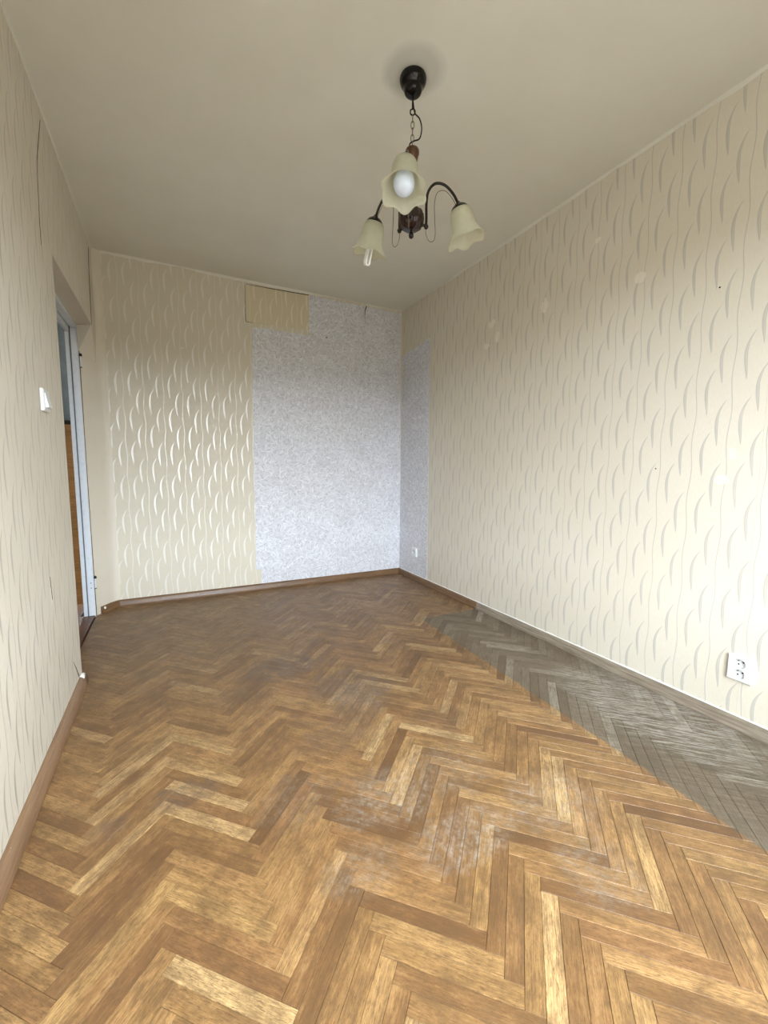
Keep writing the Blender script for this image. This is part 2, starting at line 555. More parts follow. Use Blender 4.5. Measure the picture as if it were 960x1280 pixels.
def from_bm(name, bm, mat, parent=None, label=None, smooth=False, uv=True):
    bmesh.ops.recalc_face_normals(bm, faces=bm.faces)
    me = bpy.data.meshes.new(name)
    bm.to_mesh(me)
    bm.free()
    if uv:
        planar_uv(me)
    o = link(name, me, mat, parent, label, False)
    if smooth:
        me.polygons.foreach_set('use_smooth', [True] * len(me.polygons))
        me.set_sharp_from_angle(angle=math.radians(40))
    return o


def box(bm, x0, x1, y0, y1, z0, z1):
    vs = [bm.verts.new((x, y, z)) for z in (z0, z1) for y in (y0, y1) for x in (x0, x1)]
    for f in ((0, 2, 3, 1), (4, 5, 7, 6), (0, 1, 5, 4), (2, 6, 7, 3), (0, 4, 6, 2), (1, 3, 7, 5)):
        bm.faces.new([vs[i] for i in f])
    return vs


def prism(bm, pts, z0, z1):
    lo = [bm.verts.new((x, y, z0)) for x, y in pts]
    hi = [bm.verts.new((x, y, z1)) for x, y in pts]
    bm.faces.new(lo[::-1])
    bm.faces.new(hi)
    n = len(pts)
    for i in range(n):
        j = (i + 1) % n
        bm.faces.new((lo[i], lo[j], hi[j], hi[i]))


def boxobj(name, dims, mat, parent=None, label=None, bevel=0.0):
    bm = bmesh.new()
    box(bm, *dims)
    if bevel:
        bmesh.ops.bevel(bm, geom=bm.edges[:], offset=bevel, segments=2, affect='EDGES')
    return from_bm(name, bm, mat, parent, label)


def lathe(bm, prof, seg=32, M=None, mod=None):
    """prof: (r, z) list; mod(r, z, theta, i) -> (r, z)"""
    M = M or Matrix.Identity(4)
    rings = []
    for i, (r, z) in enumerate(prof):
        if r < 1e-6:
            rings.append([bm.verts.new(M @ Vector((0, 0, z)))])
            continue
        ring = []
        for k in range(seg):
            th = 2 * math.pi * k / seg
            rr, zz = (r, z) if mod is None else mod(r, z, th, i)
            ring.append(bm.verts.new(M @ Vector((rr * math.cos(th), rr * math.sin(th), zz))))
        rings.append(ring)
    for a, b in zip(rings, rings[1:]):
        if len(a) == 1 and len(b) == 1:
            continue
        for k in range(seg):
            j = (k + 1) % seg
            if len(a) == 1:
                bm.faces.new((a[0], b[k], b[j]))
            elif len(b) == 1:
                bm.faces.new((a[k], a[j], b[0]))
            else:
                bm.faces.new((a[k], a[j], b[j], b[k]))


def spline(pts, n=8):
    P = [Vector(p) for p in pts]
    P = [P[0] * 2 - P[1]] + P + [P[-1] * 2 - P[-2]]
    out = []
    for i in range(1, len(P) - 2):
        a, b, c, d = P[i - 1:i + 3]
        for k in range(n):
            t = k / n
            out.append(0.5 * (2 * b + (c - a) * t + (2 * a - 5 * b + 4 * c - d) * t * t + (3 * b - a - 3 * c + d) * t ** 3))
    out.append(P[-2])
    return out


def tube(bm, pts, r, seg=10, closed=False):
    pts = [Vector(p) for p in pts]
    n = len(pts)
    rings = []
    up = None
    for i, p in enumerate(pts):
        if closed:
            t = (pts[(i + 1) % n] - pts[i - 1]).normalized()
        else:
            t = (pts[min(i + 1, n - 1)] - pts[max(i - 1, 0)]).normalized()
        if up is None:
            up = t.orthogonal().normalized()
        up = (up - t * up.dot(t)).normalized()
        s = t.cross(up)
        rr = r(i / (n - 1)) if callable(r) else r
        rings.append([bm.verts.new(p + (up * math.cos(a) + s * math.sin(a)) * rr)
                      for a in (2 * math.pi * k / seg for k in range(seg))])
    for i in range(n if closed else n - 1):
        a, b = rings[i], rings[(i + 1) % n]
        for k in range(seg):
            j = (k + 1) % seg
            bm.faces.new((a[k], a[j], b[j], b[k]))
    if not closed:
        bm.faces.new(rings[0][::-1])
        bm.faces.new(rings[-1])


def struct(o):
    o['kind'] = 'structure'
    return o


def ribbon(name, pts, widths, normal, mat, parent, th=0.0008):
    """thin raised strip along pts lying on a wall"""
    bm = bmesh.new()
    n = Vector(normal)
    P = [Vector(p) for p in pts]
    L, R = [], []
    for i, p in enumerate(P):
        t = (P[min(i + 1, len(P) - 1)] - P[max(i - 1, 0)]).normalized()
        s = t.cross(n).normalized() * widths[i] * 0.5
        L.append((bm.verts.new(p + s), bm.verts.new(p + s + n * th)))
        R.append((bm.verts.new(p - s), bm.verts.new(p - s + n * th)))
    for i in range(len(P) - 1):
        bm.faces.new((L[i][1], L[i + 1][1], R[i + 1][1], R[i][1]))
        bm.faces.new((L[i][0], L[i + 1][0], L[i + 1][1], L[i][1]))
        bm.faces.new((R[i][1], R[i + 1][1], R[i + 1][0], R[i][0]))
    return from_bm(name, bm, mat, parent)


# ---------------------------------------------------------------- room shell
HX0 = -2.2                                         # far side of the hall
bm = bmesh.new(); box(bm, HX0 - .1, XR + .15, YF - .2, YB + .35, -0.12, -0.012)
floor = struct(from_bm('floor', bm, M_SUB))

bm = bmesh.new(); box(bm, HX0 - .1, XR + .15, YF - .2, YB + .35, H, H + 0.12)
ceiling = struct(from_bm('ceiling', bm, M_CEIL))

bm = bmesh.new(); box(bm, XR, XR + .15, YF - .2, YB, -0.1, H)
wall_right = struct(from_bm('wall_right', bm, M_PAPER_R))

CX = -0.372                                        # where the splayed strip dies into the back wall
bm = bmesh.new(); box(bm, CX, XR + .15, YB, YB + .16, -0.1, H)
wall_back = struct(from_bm('wall_back', bm, M_PAPER_B))

bm = bmesh.new()
box(bm, -0.575, XL, YF - .2, DY0, -0.1, H)
box(bm, -0.575, XL, DY0, 3.545, DZ, H)
wall_left = struct(from_bm('wall_left', bm, M_PAPER_L))
# rounded, splayed strip between the door frame and the back wall
bm = bmesh.new()
prism(bm, [(FX, DY1), (-0.462, 3.478), (-0.430, 3.530), (-0.412, 3.556), (-0.398, 3.568), (-0.384, 3.573), (CX, 3.574), (CX, YB + .16), (-0.575, YB + .16), (-0.575, DY1 + .02), (FX, DY1 + .012)], -0.1, H)
strip = from_bm('splayed_strip', bm, M_PAPER_PLAIN, wall_left, 'narrow plain cream papered strip beside the door frame', smooth=True)

bm = bmesh.new()
box(bm, XL, WX0, YF - .2, YF, -0.1, H)
box(bm, WX1, XR, YF - .2, YF, -0.1, H)
box(bm, WX0, WX1, YF - .2, YF, -0.1, WZ0)
box(bm, WX0, WX1, YF - .2, YF, WZ1, H)
wall_front = struct(from_bm('wall_front', bm, M_PAPER_PLAIN))
bm = bmesh.new()
ya, yb2 = YF - .14, YF - .08
for (a, b, c, d) in ((WX0, WX0 + .06, WZ0, WZ1), (WX1 - .06, WX1, WZ0, WZ1), ((WX0 + WX1) / 2 - .045, (WX0 + WX1) / 2 + .045, WZ0, WZ1),
                     (WX0, WX1, WZ0, WZ0 + .06), (WX0, WX1, WZ1 - .06, WZ1)):
    box(bm, a, b, ya, yb2, c, d)
window = struct(from_bm('window_1', bm, M_FRAME))

# hall beyond the doorway
bm = bmesh.new()
box(bm, HX0 - .1, HX0, YF - .2, YB + .35, 0, H)
box(bm, HX0, -0.60, YF - .2, YF - .1, 0, H)
hallw = struct(from_bm('wall_hall', bm, M_HALLWALL))
hall_end = boxobj('wall_hall_end', (HX0, -0.60, 3.80, 3.92, 0, H), M_HALLGREY)
struct(hall_end)
boxobj('wood_panel', (HX0, -0.60, 3.772, 3.80, 0.0, 1.335), M_HALLWOOD, hall_end, 'brown wood panel on the lower half')
boxobj('panel_rail', (HX0, -0.60, 3.76, 3.80, 1.335, 1.362), M_DARKHOLE, hall_end, 'black rail capping the wood panel')
boxobj('hall_boards', (HX0, -0.60, YF - .1, 3.80, -0.012, -0.001), M_THRESH, floor)

# ---------------------------------------------------------------- parquet
W_, L_ = 0.0395, 0.2935
X0_, Y0_ = -0.2396, 0.9175 - 0.0559 * 40
RT = math.sqrt(0.5)


def to_xy(A, B):
    return (X0_ + (A - B) * RT, Y0_ + (A + B) * RT)


def clip(poly, axis, val, keep_less):
    out = []
    for i in range(len(poly)):
        p, q = poly[i], poly[(i + 1) % len(poly)]
        ip = (p[axis] <= val) == keep_less
        iq = (q[axis] <= val) == keep_less
        if ip:
            out.append(p)
        if ip != iq:
            t = (val - p[axis]) / (q[axis] - p[axis])
            out.append((p[0] + (q[0] - p[0]) * t, p[1] + (q[1] - p[1]) * t))
    return out


def area(poly):
    return 0.5 * sum(poly[i][0] * poly[(i + 1) % len(poly)][1] - poly[(i + 1) % len(poly)][0] * poly[i][1] for i in range(len(poly)))


def inset_poly(poly, d):
    n = len(poly)
    out = []
    for i in range(n):
        p0, p1, p2 = Vector(poly[i - 1]), Vector(poly[i]), Vector(poly[(i + 1) % n])
        a = (p1 - p0).normalized(); b = (p2 - p1).normalized()
        na, nb_ = Vector((-a.y, a.x)), Vector((-b.y, b.x))
        den = 1 + na.dot(nb_)
        out.append(tuple(p1 + (na + nb_) * (d / max(den, 0.2))))
    return out


slats = []
for j in range(-12, 13):
    for k in range(-60, 140):
        for typ in (0, 1):
            oa, ob = j * L_ + k * W_, -j * L_ + k * W_
            if typ == 0:
                c4 = [(oa, ob), (oa + L_, ob), (oa + L_, ob + W_), (oa, ob + W_)]
            else:
                c4 = [(oa - W_, ob), (oa, ob), (oa, ob + L_), (oa - W_, ob + L_)]
            full = [to_xy(*c) for c in c4]
            cx = sum(p[0] for p in full) / 4; cy = sum(p[1] for p in full) / 4
            if not (-0.8 < cx < 2.2 and -0.8 < cy < 3.8):
                continue
            pieces = []
            pl = clip(full, 0, XL, False)                     # main room
            pl = clip(pl, 0, XR, True) if pl else pl
            pl = clip(pl, 1, YF, False) if pl else pl
            pl = clip(pl, 1, YB, True) if pl else pl
            if len(pl) > 2:
                pieces.append(pl)
            if full and min(p[0] for p in full) < XL and DY0 - .3 < cy < DY1 + .3:   # in the doorway recess
                pd_ = clip(full, 0, XL, True)
                pd_ = clip(pd_, 0, FX + .004, False) if pd_ else pd_
                pd_ = clip(pd_, 1, DY0, False) if pd_ else pd_
                pd_ = clip(pd_, 1, DY1 + .06, True) if pd_ else pd_
                if len(pd_) > 2:
                    if pieces and max(p[0] for p in pl) > XL:
                        # merge by clipping the whole slat to the wider bounds instead
                        m = clip(full, 0, FX + .004, False)
                        m = clip(m, 1, DY0, False) if m else m
                        m = clip(m, 1, YB, True) if m else m
                        pieces = [m] if len(m) > 2 and min(p[1] for p in full) > DY0 else pieces + [pd_]
                    else:
                        pieces.append(pd_)
            for pc in pieces:
                # drop duplicate points
                q = [pc[0]]
                for p in pc[1:]:
                    if (Vector(p) - Vector(q[-1])).length > 0.0015:
                        q.append(p)
                if len(q) > 2 and (Vector(q[0]) - Vector(q[-1])).length < 0.0015:
                    q.pop()
                if len(q) < 3 or area(q) < 0.00015:
                    continue
                slats.append((typ, (cx, cy), q))


def screen_area(poly):
    pr = [project((x, y, 0)) for x, y in poly]
    if any(p is None for p in pr):
        # partly behind the lens: near the camera and out of frame
        return 0.0
    cl = pr
    for ax, val, less in ((0, 0, False), (0, 960, True), (1, 0, False), (1, 1280, True)):
        cl = clip(cl, ax, val, less)
        if len(cl) < 3:
            return 0.0
    return abs(area(cl))


def slat_mesh(items, name):
    verts, faces, uvs, tones = [], [], [], []
    for typ, (cx, cy), q, tone, offu, offv, dz, tilt in items:
        ax = Vector((RT, RT)) if typ == 0 else Vector((-RT, RT))
        bx = Vector((-ax.y, ax.x))
        lo = inset_poly(q, 0.00025)
        top = inset_poly(q, 0.0009)
        base = len(verts)
        nq = len(q)

        def zz(p, z):
            d = Vector(p) - Vector((cx, cy))
            return z + dz + tilt * d.dot(bx)
        V = [(p[0], p[1], -0.011) for p in lo] + [(p[0], p[1], zz(p, -0.0009)) for p in lo] + [(p[0], p[1], zz(p, 0.0)) for p in top]
        verts += V
        F = [[base + 2 * nq + i for i in range(nq)]]
        for lv in (0, 1):
            for i in range(nq):
                j = (i + 1) % nq
                F.append([base + lv * nq + i, base + lv * nq + j, base + (lv + 1) * nq + j, base + (lv + 1) * nq + i])
        for f in F:
            faces.append(f)
            for vi in f:
                p = V[vi - base]
                d = Vector((p[0] - cx, p[1] - cy))
                uvs.append((d.dot(ax) + offu, d.dot(bx) + offv))
                tones.append(tone)
    me = bpy.data.meshes.new(name)
    me.from_pydata(verts, [], faces)
    uvl = me.uv_layers.new(name='UVMap')
    uvl.data.foreach_set('uv', [c for t in uvs for c in t])
    at = me.attributes.new('tone', 'FLOAT_COLOR', 'CORNER')
    at.data.foreach_set('color', [c for t in tones for c in (t[0], t[1], t[2], 1.0)])
    return me


rnd = random.Random(11)
items = []
for typ, c, q in slats:
    r = rnd.random()
    tone = min(1.0, max(0.0, rnd.gauss(0.48, 0.21)))
    if r < 0.07:
        tone = rnd.uniform(0.88, 1.0)
    elif r < 0.20:
        tone = rnd.uniform(0.0, 0.2)
    items.append((typ, c, q, (tone, rnd.random(), rnd.random()), rnd.uniform(0, 40), rnd.uniform(0, 40),
                  rnd.uniform(-0.0003, 0.0003), rnd.uniform(-0.006, 0.006)))
items.sort(key=lambda it: -screen_area(it[2]))
for it in items[:300]:
    link('parquet_slat', slat_mesh([it], 'parquet_slat'), M_PARQ, floor)
rest = link('small_parquet_slats', slat_mesh(items[300:], 'small_parquet_slats'), M_PARQ, floor)
rest['kind'] = 'stuff'

# ---------------------------------------------------------------- baseboards
def sweep(name, path, prof, mat, inward, parent=None, label=None):
    """prof: list of (offset from wall, z); path in xy; inward(i) -> unit xy vector at the corner (mitred)"""
    bm = bmesh.new()
    rings = []
    for i, p in enumerate(path):
        n = inward[i]
        rings.append([bm.verts.new((p[0] + n[0] * o, p[1] + n[1] * o, z)) for o, z in prof])
    m = len(prof)
    for a, b in zip(rings, rings[1:]):
        for k in range(m):
            j = (k + 1) % m
            bm.faces.new((a[k], a[j], b[j], b[k]))
    bm.faces.new(rings[0]); bm.faces.new(rings[-1][::-1])
    bmesh.ops.recalc_face_normals(bm, faces=bm.faces)
    me = bpy.data.meshes.new(name)
    bm.to_mesh(me); bm.free()
    uvl = me.uv_layers.new(name='UVMap')
    p0 = Vector(path[0]); d = (Vector(path[-1]) - p0).normalized()
    for lp in me.loops:
        c = me.vertices[lp.vertex_index].co
        uvl.data[lp.index].uv = ((Vector((c.x, c.y)) - p0).dot(d), c.z + (Vector((c.x, c.y)) - p0).dot(Vector((-d.y, d.x))))
    o = link(name, me, mat, parent, label)
    me.polygons.foreach_set('use_smooth', [True] * len(me.polygons))
    me.set_sharp_from_angle(angle=math.radians(35))
    return o


PROF = [(0, 0.0), (0.022, 0.0), (0.022, 0.008), (0.018, 0.013), (0.0165, 0.030), (0.013, 0.042), (0.008, 0.048), (0.0, 0.050)]
PROF_L = [(0, 0.0), (0.027, 0.0), (0.028, 0.010), (0.026, 0.022), (0.021, 0.036), (0.014, 0.047), (0.006, 0.052), (0.0, 0.052)]
b_r = struct(sweep('baseboard_right', [(XR, YF), (XR, YB)], PROF, M_BASE, [(-1, 0), (-1, -1)]))
b_b = struct(sweep('baseboard_back', [(XR, YB), (CX - .012, YB)], PROF, M_BASE, [(-1, -1), (0.45, -1)]))
b_c = struct(sweep('baseboard_corner', [(CX - .012, YB), (-0.430, 3.530), (-0.482, 3.448)], PROF, M_BASE, [(0.45, -1), (.85, -.53), (.85, -.53)]))
b_l = struct(sweep('baseboard_left', [(XL, YF), (XL, 2.300)], PROF_L, M_BASE_L, [(1, 0), (1, 0)]))
boxobj('broken_end', (XL + .001, XL + .024, 2.300, 2.352, 0.0, 0.036), M_THRESH, b_l, 'splintered dark end of the baseboard at the door', 0.003)
boxobj('filler_chip', (XL + .001, XL + .016, 2.306, 2.336, 0.034, 0.058), M_CAULK, b_l, 'white chip of filler', 0.003)
boxobj('loose_chip', (-0.474, -0.452, 3.452, 3.470, 0.028, 0.044), M_CAULK, b_c, 'white chip of plaster on the baseboard end', 0.003)
bm = bmesh.new()
rn = random.Random(3)
ys = [YF + i * 0.03 for i in range(int((YB - YF) / 0.03))] + [YB - .02]
for xx, nn in ((XR, -1),):
    prev = None
    for y in ys:
        z1 = 0.053 + rn.uniform(-.0015, .003)
        cur = [bm.verts.new((xx, y, 0.049)), bm.verts.new((xx - .005, y, 0.0500)), bm.verts.new((xx - .0025, y, z1)), bm.verts.new((xx, y, z1))]
        if prev:
            for k in range(3):
                bm.faces.new((prev[k], prev[k + 1], cur[k + 1], cur[k]))
        prev = cur
from_bm('filler_line', bm, M_CAULK, b_r, 'white filler along the top edge')

# uneven painted edge where ceiling paint runs onto the wallpaper
def paint_edge(name, pts, n, seed):
    r = random.Random(seed)
    bm = bmesh.new()
    prev = None
    base = 0.012
    for i, (x, y) in enumerate(pts):
        base += r.uniform(-.0035, .0035)
        base = min(0.020, max(0.003, base))
        z = H - base
        a = bm.verts.new((x, y, z))
        b = bm.verts.new((x + n[0] * .0018, y + n[1] * .0018, z + .0006))
        c = bm.verts.new((x + n[0] * .0045, y + n[1] * .0045, H))
        if prev:
            bm.faces.new((prev[0], prev[1], b, a)); bm.faces.new((prev[1], prev[2], c, b))
        prev = (a, b, c)
    from_bm(name, bm, M_CEIL, ceiling)


N = 150
paint_edge('paint_edge', [(XR, YF + (YB - YF) * i / N) for i in range(N + 1)], (-1, 0), 1)
paint_edge('paint_edge', [(CX + (XR - CX) * i / N, YB) for i in range(N + 1)], (0, -1), 2)
paint_edge('paint_edge', [(XL, YF + (3.545 - YF) * i / N) for i in range(N + 1)], (1, 0), 5)

# ---------------------------------------------------------------- wallpaper sheets
def sheet(name, pts, axis, mat, parent, label, th=0.0012, seed=0, rag=0.0025):
    """flat paper sheet with slightly ragged outline; pts are (u, z) in the wall plane"""
    r = random.Random(seed)
    P = []
    for i in range(len(pts)):
        a, b = Vector(pts[i]), Vector(pts[(i + 1) % len(pts)])
        n = max(1, int((b - a).length / 0.03))
        for k in range(n):
            p = a.lerp(b, k / n)
            if k and rag:
                p = p + Vector((r.uniform(-rag, rag), r.uniform(-rag, rag)))
            P.append(p)
    bm = bmesh.new()
    if axis == 'y':
        f = [bm.verts.new((p.x, YB - th, p.y)) for p in P]; bk = [bm.verts.new((p.x, YB, p.y)) for p in P]
    else:
        f = [bm.verts.new((XR - th, p.x, p.y)) for p in P]; bk = [bm.verts.new((XR, p.x, p.y)) for p in P]
    bm.faces.new(f)
    for i in range(len(P)):
        j = (i + 1) % len(P)
        bm.faces.new((f[i], f[j], bk[j], bk[i]))
    return from_bm(name, bm, mat, parent, label)


sheet('grey_wallpaper', [(1.992, 0.04), (1.992, 2.478), (1.09, 2.478), (1.09, 2.15), (0.622, 2.15), (0.612, 1.2), (0.608, 0.175), (0.655, 0.17), (0.645, 0.04)],
      'y', M_GREY, wall_back, 'grey wallpaper with white feather strokes at the right of the back wall', seed=4)
sheet('grey_wallpaper', [(3.573, 0.04), (3.573, 2.085), (3.085, 2.130), (3.068, 0.04)], 'x', M_GREY, wall_right,
      'narrow strip of grey feathered wallpaper in the corner', seed=6)
sheet('wallpaper_patch', [(0.577, 2.182), (1.088, 2.198), (1.092, 2.474), (0.575, 2.462)], 'y', M_PAPER_PATCH, wall_back,
      'yellowish cream rectangle of wallpaper under the ceiling', th=0.003, seed=8, rag=0.0012)
sheet('corner_strip', [(1.9925, 0.6), (1.9925, 2.46), (1.972, 2.46), (1.976, 1.9), (1.984, 1.3)], 'y', M_PAPER_PLAIN, wall_back,
      'yellowed strip of paper up the corner', th=0.002, seed=9, rag=0.001)
for nm, pts, wd, nv, par in (
    ('crack', [(0.575, YB - .003, 2.186), (0.5755, YB - .003, 2.30), (0.576, YB - .003, 2.46)], (.004, .0025, .002), (0, -1, 0), wall_back),
    ('crack', [(0.575, YB - .003, 2.184), (0.63, YB - .003, 2.180)], (.004, .001), (0, -1, 0), wall_back),
    ('crack', [(0.585, YB - .003, 2.466), (0.80, YB - .003, 2.470), (1.09, YB - .003, 2.477)], (.002, .005, .006), (0, -1, 0), wall_back),
    ('crack', [(1.625, YB - .0013, 2.48), (1.611, YB - .0013, 2.44), (1.609, YB - .0013, 2.40), (1.611, YB - .0013, 2.33)], (.009, .008, .004, .001), (0, -1, 0), wall_back),
    ('crack', [(XL, 2.311, 2.445), (XL, 2.257, 2.335), (XL, 2.205, 2.229), (XL, 2.19, 2.12), (XL, 2.175, 1.99), (XL, 2.172, 1.90)], (.004, .006, .005, .003, .005, .001), (1, 0, 0), wall_left),
    ('crack', [(XL, 3.44, 2.45), (XL, 3.41, 2.338), (XL, 3.385, 2.155), (XL, 3.372, 1.99), (XL, 3.37, 1.947)], (.010, .018, .024, .016, .008), (1, 0, 0), wall_left),
    ('crack', [(XL, 2.202, 0.17), (XL, 2.25, 0.115), (XL, 2.290, 0.062)], (.001, .006, .012), (1, 0, 0), wall_left),
    ('crack', [(XL, 1.93, 0.62), (XL, 1.936, 0.56), (XL, 1.940, 0.53)], (.001, .004, .003), (1, 0, 0), wall_left)):
    ribbon(nm, pts, wd, nv, M_CRACK, par)


def disk(name, c, n, r, mat, parent, th=0.0015, label=None):
    bm = bmesh.new()
    q = Vector((0, 0, 1)).rotation_difference(Vector(n)).to_matrix().to_4x4()
    lathe(bm, [(0, th), (r * .8, th), (r, 0)], 12, Matrix.Translation(c) @ q)
    return from_bm(name, bm, mat, parent, label)


disk('nail_hole', (1.246, YB - .0012, 2.156), (0, -1, 0), .006, M_DARKHOLE, wall_back)
disk('nail_hole', (XR, 0.962, 1.764), (-1, 0, 0), .0035, M_DARKHOLE, wall_right)
disk('nail_hole', (XR, 1.16, 1.04), (-1, 0, 0), .003, M_DARKHOLE, wall_right)
disk('nail_hole', (XR - .0012, 3.23, 1.485), (-1, 0, 0), .006, M_CAULK, wall_right)

# ---------------------------------------------------------------- door opening
door = bpy.data.objects.new('door_1', None)
COL.objects.link(door)
door['kind'] = 'structure'
door.location = (0, 0, 0)
boxobj('jamb', (-0.545, FX + .001, DY1, DY1 + .05, 0, DZ), M_FRAME, door, None, 0.003)
boxobj('door_stop', (-0.553, -0.546, DY1 + .008, DY1 + .05, 0, DZ), M_GROOVE, door, 'grey rebate groove')
boxobj('jamb', (-0.574, -0.553, DY1 - .002, DY1 + .05, 0, DZ), M_FRAME, door, None, 0.003)
boxobj('jamb', (-0.574, FX, DY0 - .001, DY0 + .035, 0, DZ), M_FRAME, door, None, 0.003)
boxobj('head_rail', (-0.545, FX, DY0 + .035, DY1, DZ - .022, DZ), M_FRAME, door, None, 0.003)
boxobj('head_rail', (-0.574, -0.550, DY0 + .035, DY1 - .004, DZ - .050, DZ - .004), M_FRAME, door, None, 0.003)
boxobj('soffit', (FX, XL, DY0, DY1 + .10, DZ - .0015, DZ), M_PAPER_PLAIN, door, 'plain cream papered underside of the lintel')
boxobj('threshold', (-0.62, FX - .004, DY0, DY1, -0.012, 0.006), M_THRESH, door, 'dark reddish brown wooden threshold board', 0.002)
bm = bmesh.new()
A_, B_, m3, D_, C_ = [bm.verts.new(p) for p in ((XL, 3.36, DZ), (FX + .001, 3.39, DZ - .001), (FX + .0005, DY1, 1.78), (-0.429, 3.532, 1.74), (XL + .0005, 3.545, DZ))]
for f in ((A_, B_, m3), (A_, m3, D_), (A_, D_, C_)):
    bm.faces.new(f)
from_bm('paper_fold', bm, M_PAPER_PLAIN, wall_left, 'plain cream paper bridging the corner under the lintel')
ribbon('crack', [(XL, 3.37, DZ - .001), (-0.455, 3.375, DZ - .003), (FX + .001, 3.392, DZ - .004)], (.008, .007, .004), (0, 0, -1), M_CRACK, wall_left)
ribbon('crack', [(FX + .004, DY1 + .003, DZ), (FX + .003, DY1 + .003, 1.0), (FX + .004, DY1 + .003, 0.0)], (.005, .004, .005), Vector((.85, -.53, 0)).normalized(), M_CRACK, door)
for zc in (0.235, 1.715):
    bm = bmesh.new()
    M = Matrix.Translation((FX + .010, DY1 - .006, zc))
    lathe(bm, [(0, -.036), (.0045, -.035), (.0045, .035), (0, .036)], 12, M)
    hg = from_bm('hinge', bm, M_FRAME, door, 'white painted hinge stub on the door frame', True)
    bm = bmesh.new()
    lathe(bm, [(0, .0), (.0085, .002), (.0085, .014), (.004, .020), (0, .021)], 12, Matrix.Translation((FX + .011, DY1 - .007, zc + .030)))
    from_bm('hinge_pin', bm, M_DARKHOLE, hg, 'black hinge pin head', True)
    bm = bmesh.new()
    lathe(bm, [(0, -.042), (.006, -.041), (.006, -.036), (0, -.035)], 12, M)
    from_bm('hinge_pin', bm, M_CRACK, hg, None, True)
for zc in (0.20, 0.235):
    disk('screw_hole', (FX - .016, DY1 - .0002, zc), (0, -1, 0), .0032, M_DARKHOLE, door)

# ---------------------------------------------------------------- light switch and sockets
def thing(name, label, cat, loc):
    o = bpy.data.objects.new(name, None)
    COL.objects.link(o)
    o.location = loc
    o.empty_display_size = 0.05
    o['label'] = label
    o['category'] = cat
    return o


def wall_box(bm, cx, cy, cz, hw, hh, d, nx, inset=0.004):
    """bevelled plate standing off a wall whose inward normal is (nx,0,0)"""
    back = [(cx, cy + a * hw, cz + b * hh) for a, b in ((-1, -1), (1, -1), (1, 1), (-1, 1))]
    mid = [(x + nx * (d - .003), y, z) for x, y, z in back]
    fr = [(cx + nx * d, cy + a * (hw - inset), cz + b * (hh - inset)) for a, b in ((-1, -1), (1, -1), (1, 1), (-1, 1))]
    R = [[bm.verts.new(p) for p in lv] for lv in (back, mid, fr)]
    for a, b in zip(R, R[1:]):
        for k in range(4):
            j = (k + 1) % 4
            bm.faces.new((a[k], a[j], b[j], b[k]))
    bm.faces.new(R[2])
    bm.faces.new(R[0][::-1])


sw = thing('light_switch', 'white single rocker light switch on the left wall beside the doorway', 'light switch', (XL, 2.03, 1.28))
bm = bmesh.new(); wall_box(bm, 0, 0, 0, .041, .041, .011, 1)
from_bm('switch_plate', bm, M_WHITE, sw)
bm = bmesh.new()
pts = [(.0105, -.028, -.028), (.0105, .028, -.028), (.0105, .028, .028), (.0105, -.028, .028),
       (.021, -.026, -.026), (.021, .026, -.026), (.0125, .026, .026), (.0125, -.026, .026)]
vs = [bm.verts.new(p) for p in pts]
for f in ((0, 1, 5, 4), (1, 2, 6, 5), (2, 3, 7, 6), (3, 0, 4, 7), (4, 5, 6, 7), (0, 3, 2, 1)):
    bm.faces.new([vs[i] for i in f])
from_bm('rocker', bm, M_WHITE, sw)


